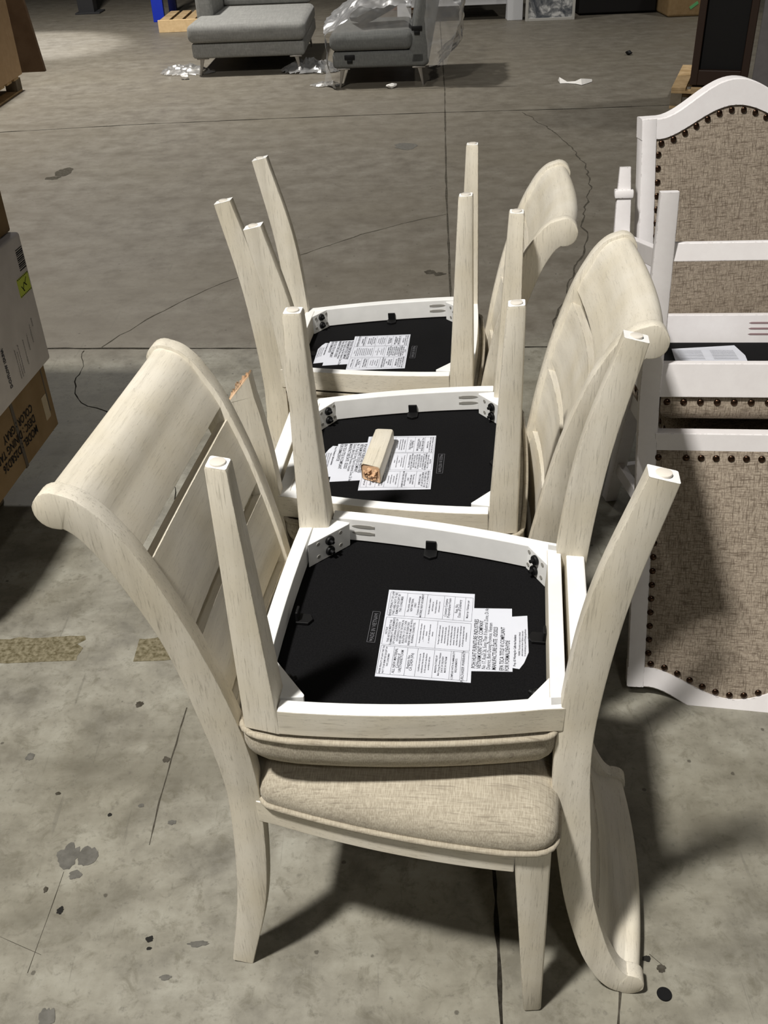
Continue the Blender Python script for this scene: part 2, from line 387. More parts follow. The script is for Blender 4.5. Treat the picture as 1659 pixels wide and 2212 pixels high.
def outline(off=0, n=64):
    """seat outline: rounded trapezoid"""
    yf = outer_y(XF - .03) + off; pts = []
    xf, xb = XF + off, XR + .009 - off * .3
    # front edge slightly bowed
    fr = [(xf + .010 * (1 - (y / yf) ** 2), y) for y in [yf * (-.86 + 1.72 * i / 12) for i in range(13)]]
    c = .03
    def corner(a, b, cc): return [tuple(Vector(a).lerp(Vector(cc), t).lerp(Vector(cc).lerp(Vector(b), t), t)) for t in (.2, .4, .6, .8)]
    sideL = [(x, outer_y(x) + off) for x in [xf - .045 + (xb + .02 - xf + .045) * i / 14 for i in range(15)]]
    back = [(xb, y) for y in [(.162 - .324 * i / 8) for i in range(9)]]
    sideR = [(x, -y) for x, y in sideL[::-1]]
    pts = fr + corner(fr[-1], sideL[0], (xf, yf)) + sideL + corner(sideL[-1], back[0], (xb, outer_y(xb) + off)) + back
    pts += corner(back[-1], sideR[0], (xb, -outer_y(xb) - off)) + sideR + corner(sideR[-1], fr[0], (xf, -yf))
    return pts
def cushion_mesh(h=.080, full=True):
    ol = outline(.004); cx, cy = 0.0, 0.0; rings = []
    prof = [(.965, .0062), (1.0, .0063), (1.010, .016), (1.010, .030), (.998, .042), (.970, .053), (.925, .061), (.84, .068), (.70, .074), (.50, .078), (.27, .0795), (.08, .080)]
    if not full: prof = [(.965, .0062), (1.0, .0063), (1.010, .014), (1.008, .026), (.988, .038), (.95, .048), (.89, .057), (.79, .065), (.65, .071), (.46, .076), (.26, .079), (.08, .080)]
    for s, z in prof: rings.append([(cx + (x - cx) * s, cy + (y - cy) * s, ZT + z * h / .08) for x, y in ol])
    return sweep(rings)
def board_mesh(z0, z1, crest=False):
    fr = frames_from(z0, 9 if crest else z1)
    rings = []; NY = 16
    secs = []
    for i, (p, n, t, w) in enumerate(fr):
        if crest:
            k = min(1, max(0, (p.y - .915) / .030)); k = k * k * (3 - 2 * k)
        else: k = 0
        f = w / 2 - .0095 + .0040 * k; b = f - (.018 + k * (w - .018 - .0115))
        secs.append((p, n, t, f, b))
    if crest:
        p, n, t, f, b = secs[-1]; c = (f + b) / 2; r = (f - b) / 2
        for j in range(1, 6):
            a = PI / 2 * j / 5; rr = max(r * math.cos(a), .001); secs.append((p + t * (r * math.sin(a)), n, t, c + rr, c - rr))
    # build loops of the cross section at each y
    def pts(y, yh):
        bw = .014 * (1 - (y / yh) ** 2)
        out = []
        for p, n, t, f, b in secs: out.append((p.x + n.x * f - bw * .93, p.y + n.y * f - bw * .37))
        for p, n, t, f, b in secs[::-1]: out.append((p.x + n.x * b - bw * .93, p.y + n.y * b - bw * .37))
        return out
    for k in range(NY + 1):
        s = -1 + 2 * k / NY; ring = []
        zs = [p.y for p, *_ in secs]; zs = zs + zs[::-1]
        for (x, z), zz in zip(pts(s, 1.0), zs):
            yh = yo(min(zz, .99)) - ST + .003; ring.append((x, s * yh, z))
        rings.append(ring)
    return sweep(rings)
def lens_hole(x0, x1, z, y, side):
    """elongated pocket hole lying on the rail's inner face"""
    b = bmesh.new(); n = 10; up = []; dn = []
    for i in range(n + 1):
        t = i / n; x = x0 + (x1 - x0) * t; h = .0032 * min(1, (t * 3) ** .5) * (1 if t < .85 else .7)
        up.append(b.verts.new((x, y(x) , z + h))); dn.append(b.verts.new((x, y(x), z - h)))
    for i in range(n): b.faces.new((dn[i], dn[i + 1], up[i + 1], up[i]))
    g = bmesh.ops.extrude_face_region(b, geom=b.faces[:])
    bmesh.ops.translate(b, vec=(0, -side * .0006, 0), verts=[v for v in g['geom'] if isinstance(v, bmesh.types.BMVert)])
    return b
BLK = []
def white_foot(o):
    for f in o.data.polygons:
        if f.normal.z < -.6 and f.center.z < .006: f.material_index = 1
    return o
def build_cream(label, group, underside=True):
    t = empty('dining_chair', label, 'chair', group)
    for s in (-1, 1):
        lg = white_foot(link('front_leg', leg_mesh(s), [WZ, WHITE], t, 40))
        M = Matrix.Translation((XF + FDX - FW / 2, s * (YF - FDY - FT / 2 - .002), -.0008))
        link('foot_glide', cyl(.0095, .0095, .0034, M, 20, bev=.001), GLIDE, lg, 40)
        po = white_foot(link('back_post', sweep(post_mesh(s)), [WZ, WHITE], t, 40))
        M = Matrix.Translation((KN[0][0], s * (YR0 - ST / 2), -.0008))
        link('foot_glide', cyl(.0095, .0095, .0034, M, 20, bev=.001), GLIDE, po, 40)
        link('side_rail', rail_side(s), [WX, WHITE], t)
    # rails: outside face cream, rest white primer
    n = 8; ys = [(YF - LW + .001) * (-1 + 2 * i / n) for i in range(n + 1)]
    poly = [(XF - .003 + .008 * (1 - (y / YF) ** 2), y) for y in ys] + [(XF - .003 - RT + .008 * (1 - (y / YF) ** 2), y) for y in ys[::-1]]
    link('front_rail', prism(poly, ZB, ZT, .0015), [WY, WHITE], t)
    link('rear_rail', prism([(XR, -.175), (XR, .175), (XR + RT, .18), (XR + RT, -.18)], ZB, ZT, .0015), [WY, WHITE], t)
    link('lower_back_rail', box(-.252, -.222, -.157, .157, ZB + .002, ZT + .05, .003), [WY, WHITE], t)
    for nm in ('side_rail', 'front_rail', 'rear_rail', 'lower_back_rail'):
        for o in [c for c in t.children if c.name.split('.')[0] == nm]:
            for f in o.data.polygons:
                c, nr = f.center, f.normal
                out = (nr.y * math.copysign(1, c.y) > .5) if nm == 'side_rail' else (nr.x > .5 if nm == 'front_rail' else abs(nr.x) > .5)
                f.material_index = 0 if out else 1
    cu = link('seat_cushion', cushion_mesh(.092 if underside else .083, underside), LINEN, t, 60)
    ol = outline(.0065); link('piping', tube([(x, y, ZT + .0045) for x, y in ol], .0046, closed=True), LINEN2, cu, 80)
    for z0, z1, c in ((.852 + .02, 9, True), (.748, .852, False), (.624, .728, False), (.49, .604, False)):
        link('crest_rail' if c else 'back_slat', board_mesh(z0, z1, c), WY, t, 35)
    if not underside: return t
    pad = [(.195, -.122), (.195, .122), (.138, .188), (-.152, .170), (-.19, .118), (-.19, -.118), (-.152, -.170), (.138, -.188)]
    link('dust_cover', prism(outline(-.010), ZT + .0025, ZT + .0045), BLACKCLOTH, t)
    # corner blocks
    for s in (-1, 1):
        for (a, b, c2) in ((Vector((.1985, s * .130)), Vector((.140, s * .198)), Vector((.1985, s * .212))), (Vector((-.192, s * .125)), Vector((-.158, s * .176)), Vector((-.192, s * .172)))):
            blk = link('corner_block', prism([tuple(a), tuple(b), (b.x, b.y + s * .004), tuple(c2)], ZB + .001, ZT + .002, .001), WHITE, t)
            d = (b - a).normalized(); nrm = Vector((-d.y, d.x)); 
            if nrm.dot(c2 - a) > 0: nrm = -nrm
            mid = a.lerp(b, .5); R = Vector((nrm.x, nrm.y, 0)).to_track_quat('Z', 'Y').to_matrix().to_4x4()
            for dz in (-.0105, .0105):
                P = Vector((mid.x, mid.y, ZB + HA / 2 + dz)); kb = bmesh.new()
                cyl(.0088, .0082, .006, Matrix.Translation(P + Vector((nrm.x, nrm.y, 0)) * .003) @ R, 20, kb, .0015)
                cyl(.0035, .003, .008, Matrix.Translation(P + Vector((nrm.x, nrm.y, 0)) * .008) @ R, 12, kb)
                link('bolt', kb, BLACKPL, blk, 40)
                L_ = (b - a).length
                for q in ((.24, .78) if a.x > 0 else (.2, .82)):
                    P2 = a.lerp(b, q); hb = cyl(.0036, .0036, .001, Matrix.Translation((P2.x + nrm.x * .0004, P2.y + nrm.y * .0004, ZB + HA / 2 + dz * 1.25)) @ R, 14)
                    link('screw_hole', hb, HOLE, blk)
    for s in (-1, 1):
        sr = [c for c in t.children if c.name.startswith('side_rail') and sum(v.co.y for v in c.data.vertices) * s > 0][0]
        for z in (ZB + .014, ZB + .028):
            link('pocket_hole', lens_hole(.138, .098, z, lambda x: s * (outer_y(x) - RT - .0002), s), HOLE, sr)
    # spring clips holding the seat
    for (x, y, dx, dy) in ((.193, 0, -1, 0), (-.191, 0, 1, 0), (0, -outer_y(0) + RT, 0, 1), (0, outer_y(0) - RT, 0, -1)):
        kb = bmesh.new()
        if dx:
            box(min(x, x + dx * .004), max(x, x + dx * .004), y - .009, y + .009, ZT - .020, ZT + .002, .001, kb)
            prism([(x, y - .011), (x, y + .011), (x + dx * .020, y + .011), (x + dx * .026, y), (x + dx * .020, y - .011)], ZT - .003, ZT + .0022, .0008, kb)
        else:
            box(x - .009, x + .009, min(y, y + dy * .004), max(y, y + dy * .004), ZT - .020, ZT + .002, .001, kb)
            prism([(x - .011, y), (x + .011, y), (x + .011, y + dy * .020), (x, y + dy * .026), (x - .011, y + dy * .020)], ZT - .003, ZT + .0022, .0008, kb)
        link('seat_clip', kb, BLACKPL, t)
    return t

def add_papers(t):
    z = ZT + .0021
    # page frame: text x runs along +y, lines stack towards -x, seen from below
    def PM(x, y, zz=0): return Matrix(((0, 1, 0, x), (1, 0, 0, y), (0, 0, -1, z - .0009 - zz), (0, 0, 0, 1)))
    def sheet(poly, lift): return prism(poly, z - .0006 - lift, z - lift)
    s1 = link('care_label', sheet([(.0585, .0885), (-.0800, .0940), (-.0838, -.1035), (.0557, -.1070)], .0), PAPER, t)
    s2 = link('maker_label', sheet([(-.0767, .0590), (-.1400, .0650), (-.1433, -.0742), (-.0830, -.0800)], .0002), PAPER, t)
    s3 = link('warning_label', sheet([(-.1380, .0460), (-.1641, .0514), (-.1666, -.0306), (-.1600, -.054), (-.1533, -.0673), (-.1420, -.0660)], .0), PAPER, t)
    s1['label'] = 'large white care label with printed tables'; s2['label'] = 'white maker label with large print'
    bm = bmesh.new()
    def line(x0, y0, x1, y1, w=.0004, L=.0): 
        a = Vector((x0, y0)); b = Vector((x1, y1)); d = (b - a).normalized(); n = Vector((-d.y, d.x)) * w / 2
        vs = [bm.verts.new((p.x, p.y, z - .0009 - L)) for p in (a + n, b + n, b - n, a - n)]; bm.faces.new(vs)
    cols = ((-.1010, -.0420), (-.0390, .0225), (.0275, .0835))
    cells = (
     ['UNDER PENALTY OF LAW THIS TAG\nNOT TO BE REMOVED EXCEPT BY\nTHE CONSUMER', 'ALL NEW MATERIAL\nConsisting of\nURETHANE FOAM', 'Registry No.\nCA 23424 (VN)', 'Certification is made by the\nmanufacturer that the materials\nin this article are described in\naccordance with law.', 'MANUFACTURED BY\nBinh Duong Province Vietnam\nDATE OF DELIVERY\nMADE IN VIETNAM', 'COMPLIES WITH FLAMMABILITY\nREQUIREMENTS', 'PURCHASER WARRANTY'],
     ['NOTICE\nTHIS ARTICLE MEETS THE\nFLAMMABILITY REQUIREMENTS\nOF CALIFORNIA BUREAU OF\nHOUSEHOLD GOODS\nAND SERVICES TECHNICAL\nBULLETIN 117-2013. CARE\nSHOULD BE EXERCISED\nNEAR OPEN FLAME OR WITH\nBURNING CIGARETTES.', 'The upholstery materials in this product:\n___ contain added flame retardant\nchemicals\n_X_ contain NO added flame retardant\nchemicals', 'The State of California has updated\nthe flammability standard and\ndetermined that the fire safety\nrequirements for this product can be\nmet without adding flame retardant\nchemicals. The state has identified\nmany flame retardant chemicals as\nbeing known to, or strongly suspected\nof, adversely impacting human health\nor development.'],
     ['UNDER PENALTY OF LAW\nTHIS LABEL NOT TO BE\nREMOVED EXCEPT BY\nTHE CONSUMER', 'This article contains\nNEW MATERIAL\nONLY\nContenu de rembourrage\nMATERIEL NEUF SEULEMENT', 'This label is affixed in compliance\nwith Provincial Law\nCette etiquette est apposee\nconformement a la loi', 'Content Contenu\nPolyurethane Foam', 'Reg. No.\nDate of Delivery', 'Made by / Fabrique par'])
    for (y0, y1), cl in zip(cols, cells):
        tot = sum(len(c.split('\n')) + 1.3 for c in cl); x = .0545; W = .1325
        line(x, y0, x - W, y0); line(x, y1, x - W, y1); line(x, y0, x, y1)
        for c in cl:
            nl = len(c.split('\n')); dx = W * (nl + 1.3) / tot; ls = dx / (nl + 1.3)
            mx = max(len(q) for q in c.split('\n')); size = min(ls * 1.25, (y1 - y0) * 1.75 / mx * 1.05)
            text_into(bm, c, size, PM(x - ls * 1.15, (y0 + y1) / 2), .98, 'CENTER', .00004, ls / size)
            x -= dx; line(x, y0, x, y1)
    link('printed_tables', bm, INK, s1)
    bm = bmesh.new()
    for k, (q, sz, bd) in enumerate((('POH HUAT FURNITURE INDUSTRIES', .0090, .00008), ('VIETNAM JOINT STOCK COMPANY', .0090, .00008), ('No 17, Road 26, Song Than II Industrial Zone, Di An', .0083, 0), ('District, Binh Duong Province, Vietnam', .0083, 0), ('MANUFACTURE DATE : 02/2023', .0090, .00008), ('', .004, 0), ('EPA TSCA TITLE VI COMPLIANT', .0090, .00008), ('FOR FORMALDEHYDE', .0090, .00008))):
        x = (-.0890, -.0965, -.1035, -.1105, -.1190, 0, -.1300, -.1380)[k]
        if q: text_into(bm, q, sz, PM(x, -.0742, .0002), (.74, .74, .77, .77, .74, 1, .74, .74)[k], 'LEFT', bd)
    link('printed_text', bm, INKB, s2)
    bm = bmesh.new()
    text_into(bm, 'Prop. 65 Warning for California Residents', .0050, PM(-.1475, -.063), .8, 'LEFT', .0001)
    text_into(bm, 'WARNING: This product can expose you to chemicals\nwhich are known to the State of California to cause cancer.\nFor more information go to www.P65Warnings.ca.gov/furniture', .0042, PM(-.1540, -.040), .55, 'LEFT', 0)
    link('printed_text', bm, INK, s3)
    bm = bmesh.new()
    def rect(x0, x1, y0, y1, w):
        for a, b, c, d in ((x0, y0, x1, y0), (x1, y0, x1, y1), (x1, y1, x0, y1), (x0, y1, x0, y0)): line(a, b, c, d, w, -.0004)
    rect(.0775, .0655, -.0365, .0335, .0008)
    text_into(bm, 'MADE IN VIETNAM', .0092, PM(.0682, -.0345, -.0004), .82, 'LEFT', .0001)
    st = link('origin_stamp', bm, STAMP, t); st['label'] = 'grey stamped MADE IN VIETNAM in a box'

def flipped(x, y, z, a, p, r):
    M = Matrix.Rotation(a, 4, 'Z') @ Matrix.Rotation(p, 4, 'Y') @ Matrix.Rotation(r, 4, 'X') @ Matrix.Rotation(PI, 4, 'X')
    return Matrix.Translation((x, y, z)) @ M
def place(o, M):
    o.location = M.to_translation(); o.rotation_euler = M.to_euler()

GRP_UP = 'cream chairs standing upright under the flipped ones'; GRP_DN = 'cream chairs flipped upside down onto the seats'
def taller(c):
    for v in c.data.vertices:
        t = max(0, (v.co.z - .62) / .353); v.co.z += .028 * t; v.co.x += .020 * t
cB = build_cream('cream dining chair upside down on the nearest stack, paper labels readable under its seat', GRP_DN)
for c in cB.children:
    if c.name.split('.')[0] in ('back_post', 'crest_rail', 'back_slat'): taller(c)
cC = copy_tree(cB)
for c in cB.children:
    if c.name.split('.')[0] in ('back_post', 'crest_rail', 'back_slat'):
        c.data = c.data.copy()
        for v in c.data.vertices:
            t = max(0, (v.co.z - .62) / .353); v.co.z += .002 * t
cC['label'] = 'upside-down cream dining chair in the middle stack with a snapped leg'
# broken leg: a shorter post with a splintered end
for c in list(cC.children):
    if c.name.startswith('back_post') and sum(v.co.y for v in c.data.vertices) > 0:
        for g in list(c.children): bpy.data.objects.remove(g)
        bpy.data.objects.remove(c)
ZS = .158
rings = post_mesh(1, ZS)
for r_ in rings:
    for i, (x, y, z) in enumerate(r_): t = max(0, (z - .62) / .353); r_[i] = (x + .02 * t, y, z + .028 * t)
first = rings[0]; n = len(first); cxm = sum(p[0] for p in first) / n; cym = sum(p[1] for p in first) / n
rnd = random.Random(3)
jag = []
for k, (x, y, zz) in enumerate(first): jag.append((x, y, zz - (x - cxm) * .95 + rnd.uniform(-.003, .003)))
rings[0] = jag
bp = link('back_post', sweep(rings, True), WZ, cC, 40); bp['label'] = 'snapped back leg with splintered orange end'
sb = bmesh.new()
c0 = Vector((cxm, cym, ZS))
for k in range(26):
    u = rnd.uniform(-.016, .016); v = rnd.uniform(-.0095, .0095); h = rnd.uniform(.004, .012) + .75 * 0
    x0 = cxm + u; z0 = ZS - u * .95
    ring0 = [(x0 + a * .0045, cym + v + b * .0025, z0 + .004) for a, b in ((1, 0), (0, 1), (-1, 0), (0, -1))]
    ring1 = [(x0 + a * .0008 + rnd.uniform(-.002, .002), cym + v + b * .0006, z0 - h) for a, b in ((1, 0), (0, 1), (-1, 0), (0, -1))]
    sweep([ring0, ring1], True, sb)
sweep([[(x * .96 + cxm * .04, y * .94 + cym * .06, z_ - d) for x, y, z_ in jag] for d in (-.003, .0012)], True, sb)
link('splintered_end', sb, RAW, bp)
cD = copy_tree(cB); cD['label'] = 'upside-down cream dining chair topping the stack farthest from the camera'
for c in (cB, cC, cD): add_papers(c)
cA = build_cream('upright cream dining chair nearest the camera, its whole linen seat edge and legs in view', GRP_UP, False)
cF = copy_tree(cA)
for c in cA.children:
    if c.name.split('.')[0] in ('back_post', 'crest_rail', 'back_slat'):
        c.data = c.data.copy()
        for v in c.data.vertices: t = max(0, (v.co.z - .62) / .353); v.co.z += .012 * t; v.co.x += .007 * t + (.010 * (1 - (v.co.y / .205) ** 2) if not c.name.startswith('back_post') else 0)
cF['label'] = 'upright cream dining chair of the middle stack, tall slatted back to the right'
for c in cF.children:
    if c.name.split('.')[0] in ('back_post', 'crest_rail', 'back_slat'): c.data = c.data.copy(); taller(c)
cE = copy_tree(cF); cE['label'] = 'upright cream dining chair of the farthest stack, only its curved back visible'
for o, a in ((cA, (.0286, 1.0975, -.1468)), (cF, (.0601, 1.5644, 3.0182)), (cE, (.0283, 2.0819, 2.9948))):
    o.location = (a[0], a[1], .0032); o.rotation_euler = (0, 0, a[2])
place(cB, flipped(.0591, 1.113, 1.0196, 2.9922, -.0307, -.0225))
place(cC, flipped(.0286, 1.6136, 1.0168, -.1375, -.0332, .0247))
place(cD, flipped(-.0008, 2.1358, 1.0224, -.1297, -.0403, -.0100))

# the broken-off leg end lying on the middle chair's underside
MC = flipped(.0286, 1.6136, 1.0168, -.1375, -.0332, .0247)
pb = bmesh.new(); rr = []
LN = .142
for k, (t, s) in enumerate(((0, .9), (.03, 1), (.5, 1.03), (.97, 1.06))):
    rr.append([(t * LN, u * s, v * s) for u, v in rrect(.038, .032, .004)])
last = [(LN + rnd.uniform(-.003, .003) + u * .35, u * 1.06, v * 1.06) for u, v in rrect(.038, .032, .004)]
rr.append(last); sweep(rr, True, pb)
piece = link('broken_chair_leg', pb, WX, None, 40)
tag(piece, 'short broken-off cream chair leg lying across labels on the middle flipped chair', 'wood piece')
sb = bmesh.new()
sweep([[(x + d, y * .95, z_ * .95) for x, y, z_ in last] for d in (-.002, .0012)], True, sb)
for k in range(30):
    v = rnd.uniform(-.014, .014); u = rnd.uniform(-.012, .012); h = rnd.uniform(.003, .010); x0 = LN + v * .35
    sweep([[(x0 - .002, v + a * .0045, u + b * .0025) for a, b in ((1, 0), (0, 1), (-1, 0), (0, -1))], [(x0 + h, v + a * .001, u + b * .0006) for a, b in ((1, 0), (0, 1), (-1, 0), (0, -1))]], True, sb)
link('splintered_end', sb, RAW, piece)
p0 = Vector((-.0460, -.080, ZT - .0162)); p1 = Vector((-.0580, .074, ZT - .0162)); dx = (p1 - p0).normalized(); dz = Vector((0, 0, -1)); dy = dz.cross(dx)
ML = Matrix((( dx.x, dy.x, dz.x, p0.x), (dx.y, dy.y, dz.y, p0.y), (dx.z, dy.z, dz.z, p0.z), (0, 0, 0, 1)))
place(piece, MC @ ML)
# ---------------------------------------------------------------- white distressed chairs with nailheads
QT, QH = .4231, .0723; QB = QT - QH
def qx(z):
    if z < QT: t = z / QT; return -.3186 + .1056 * t
    return -.213 - .2275 * (z - QT)
def qpost(side, zt=1.052):
    rings = []
    for z, wd in ((0, .034), (.15, .038), (QB, .042), (QT, .042), (.6, .040), (.8, .038), (1.02, .036), (zt, .036)):
        d = .036
        rings.append([(qx(z) + u, side * (.2300 - .019) + v, z) for u, v in rrect(d, wd, .003)])
    return sweep(rings)
def qfront(side):
    rings = []
    for z, w in ((0, .026), (.050, .031), (.0505, .042), (.054, .044), (.064, .044), (.068, .042), (.0685, .034), (.2, .040), (QB, .046), (QT, .046)):
        rings.append([(.2324 + u, side * (.2760 - .019) + v, z) for u, v in rrect(w, w, .0025)])
    return sweep(rings)
def arch(y, base, rise):
    a = abs(y) / .2300
    if a > .80: return base
    return base + rise * (.5 + .5 * math.cos(PI * a / .80)) ** .85
def build_white(label, nails_front):
    t = empty('upholstered_chair', label, 'chair')
    for s in (-1, 1):
        link('back_post', qpost(s), DWHITE, t, 40); link('front_leg', qfront(s), DWHITE, t, 40)
        a = Vector((qx(.135) + .015, s * .211, .135)); b = Vector((.218, s * .247, .135)); d = (b - a).normalized(); n = Vector((-d.y, d.x, 0)) * .010
        ss = prism([tuple((a + n).xy), tuple((b + n).xy), tuple((b - n).xy), tuple((a - n).xy)], .112, .150, .0015)
        for v in ss.verts: v.co.z += .042 * (v.co.x - a.x) / (b.x - a.x)
        link('side_stretcher', ss, DWHITE, t)
        a.x += .005; n = n * 1.1; a = Vector((qx(QB) + .016, s * .2165, 0)); b = Vector((.216, s * .2535, 0))
        link('side_rail', prism([tuple((a + n).xy), tuple((b + n).xy), tuple((b - n).xy), tuple((a - n).xy)], QB, QT, .0015), DWHITE, t)
    xr = qx(.112)
    link('rear_stretcher', box(xr - .010, xr + .010, -.198, .198, .096, .131, .0015), DWHITE, t)
    xr = qx(QT)
    link('rear_rail', box(xr - .014, xr + .010, -.196, .196, QB, QT, .0015), DWHITE, t)
    fr = link('front_rail', box(.222, .244, -.228, .228, QB, QT, .0015), DWHITE, t)
    for k in range(3): link('pocket_slot', prism([(.060, 0), (.066, .0022), (.115, .0022), (.115, -.0022), (.066, -.0022)], .2212, .2218, 0, axes='yzx', M=Matrix.Translation((0, 0, QB + .020 + .014 * k))), HOLEP, fr)
    link('dust_cover', prism([(.230, -.240), (.230, .240), (-.205, .212), (-.205, -.212)], QT - .003, QT - .0008), BLACKCLOTH, t)
    # cushion
    xf, yf, yb, r = .258, .266, .226, .03; ol = []
    for a0, cx, cy in ((0, xf - r, yf - r),):
        for k in range(6): a = PI / 2 * k / 5; ol.append((cx + r * math.cos(a), cy + r * math.sin(a)))
    ol += [(-.160, yb), (-.168, .190), (-.218, .186)]
    ol += [(x, -y) for x, y in ol[::-1]]
    ol2 = []
    for i in range(len(ol)):
        a = Vector(ol[i]); b = Vector(ol[(i + 1) % len(ol)]); k = max(1, int((b - a).length / .03))
        for j in range(k): ol2.append(tuple(a.lerp(b, j / k)))
    rings = [[(x * s, y * s, QT + z) for x, y in ol2] for s, z in ((.96, 0), (1, .001), (1.002, .022), (1.0, .034), (.98, .044), (.94, .052), (.85, .060), (.7, .066), (.5, .069), (.25, .070), (.05, .070))]
    cu = link('seat_cushion', sweep(rings), BURLAP, t, 60)
    # back panel
    ys = [-.197 + .394 * i / 20 for i in range(21)]
    def bx(z, off): return qx(z) + off
    pm = bmesh.new(); z0 = .537
    NZ = 10; FP = []
    for off, pil in ((.013, .005), (-.013, -.005)):
        grid = []
        for y in ys:
            zt = arch(y, 1.008, .062); c = []
            for j in range(NZ + 1):
                v = j / NZ; z = z0 - .004 + (zt + .004 - z0) * v; e = min(1, min(v, 1 - v) * 8, (1 - abs(y) / .197) * 8)
                c.append(pm.verts.new((bx(z, off + pil * e), y, z)))
            grid.append(c)
        for i in range(20):
            for j in range(NZ): pm.faces.new((grid[i][j], grid[i + 1][j], grid[i + 1][j + 1], grid[i][j + 1]))
    pn = link('back_panel', pm, BURLAP, t, 60)
    link('lower_back_rail', box(qx(.515) - .017, qx(.515) + .017, -.196, .196, .495, .537, .002), DWHITE, t)
    # arched top rail following the back's lean
    cm = bmesh.new(); rings = []
    ys2 = [-.2300 + .4600 * i / 40 for i in range(41)]
    for y in ys2:
        lo = arch(y, 1.008, .062) if abs(y) < .1965 else 1.008; hi = arch(y, 1.053, .074)
        ring = []
        for z, off in ((lo, .017), (hi - .003, .017), (hi, .014), (hi, -.014), (hi - .003, -.017), (lo, -.017)):
            ring.append((bx(z, off), y, z))
        rings.append(ring)
    link('crest_rail', sweep(rings), DWHITE, t, 30)
    # nailheads: around the panel on one side, along the cushion
    nb = bmesh.new(); bmesh.ops.create_uvsphere(nb, u_segments=12, v_segments=8, radius=.0074)
    bmesh.ops.transform(nb, matrix=Matrix.Diagonal((.6, 1, 1, 1)), verts=nb.verts[:])
    nail = None; off = .0165 if nails_front else -.0165; pts = []
    ins = .010
    path = [(-.197 + ins, z0 + ins)] + [(-.197 + ins, 1.008 - ins)] + [(y, arch(y, 1.008, .062) - ins) for y in [-.178 + .356 * i / 40 for i in range(41)]] + [(.197 - ins, 1.008 - ins), (.197 - ins, z0 + ins), (-.197 + ins, z0 + ins)]
    def walk(path, sp):
        o = []; acc = 0; last = Vector(path[0]); o.append(last.copy())
        for q in path[1:]:
            q = Vector(q); 
            while (q - last).length + acc >= sp:
                d = (q - last); L = d.length; step = sp - acc
                last = last + d * (step / L); o.append(last.copy()); acc = 0
            acc += (q - last).length; last = q
        return o
    P = walk(path, .0305)[:-1]
    for y, z in P:
        M = Matrix.Translation((bx(z, off), y, z))
        if nail is None: nail = link('nailhead', nb, BRASS, pn, 60); o = nail
        else: o = nail.copy(); col.objects.link(o); o.parent = pn
        o.matrix_local = M
    # cushion nails along the lower edge
    loop = [(x * 1.001, y * 1.001, 0) for x, y in ol2] + [(ol2[0][0], ol2[0][1], 0)]
    Pn = walk(loop, .034)
    if not nails_front: Pn = [p for p in Pn if p.x < .1 or p.y < 0]
    for p in Pn[:54]:
        d = Vector((p.x, p.y, 0)).normalized()
        ang = math.atan2(p.y, p.x)
        if abs(p.x) > .215: ang = 0 if p.x > 0 else PI
        elif abs(p.y) > .22: ang = math.copysign(PI / 2, p.y)
        o = nail.copy(); col.objects.link(o); o.parent = cu
        o.matrix_local = Matrix.Translation((p.x, p.y, QT + .0135)) @ Matrix.Rotation(ang, 4, 'Z')
    return t
HOLEP = plain('pink_slot_shade', (150, 128, 130), .8, .1)
wh = build_white('white distressed chair standing upright, studded arched fabric back facing the camera', True)
wh.location = (.9151, 2.0645, .0015); wh.rotation_euler = (0, 0, -1.4469)
wg = build_white('white distressed chair turned upside down, its studded fabric back hanging down in front', False)
place(wg, flipped(.8162, 2.0598, 1.0077, 1.387, .1741, -.0368))
pp = bmesh.new()
def wsheet(poly):
    return prism(poly, QT - .0045, QT - .0035)
pw = link('care_label', wsheet([(.155, -.127), (.171, -.054), (.189, .025), (.095, .035), (.02, .03), (.02, -.13)]), PAPER, wg)
bm = bmesh.new()
for k in range(9):
    for a, b in ((-.115, -.060), (-.040, .015)):
        x = .140 - .010 * k; vs = [bm.verts.new((xx, yy, QT - .0048)) for xx, yy in ((x, a), (x, b), (x - .0012, b), (x - .0012, a))]; bm.faces.new(vs)
link('printed_lines', bm, INK, pw)

# ---------------------------------------------------------------- cartons at the left
CARD = plain('brown_cardboard', (128, 106, 76), .8, .2, 6, scale=8)
CARD2 = plain('dark_cardboard', (74, 56, 38), .8, .2, 5, scale=8)
WCARD = plain('white_carton', (196, 190, 188), .7, .25, 6, scale=10)
STRAP = plain('dark_strap', (58, 44, 28), .4, .4)
TAPE = plain('clear_tape', (150, 130, 96), .15, .6)
LIME = plain('lime_sticker', (176, 190, 60), .5, .3)
PALLET = plain('pallet_wood', (176, 150, 112), .8, .2, 14, scale=12)
PALLETD = plain('grey_pallet_wood', (110, 100, 84), .85, .2, 12, scale=12)
cdir = Vector((-.1, -1, 0)).normalized()            # along the visible face, towards the camera
C0 = Vector((-.98, 2.64, 0)); ang = math.atan2(cdir.y, cdir.x)
# local frame of the carton stack: +x runs along the face towards the camera, +y points away from the aisle... 
MB = Matrix.Translation(C0) @ Matrix.Rotation(ang, 4, 'Z')
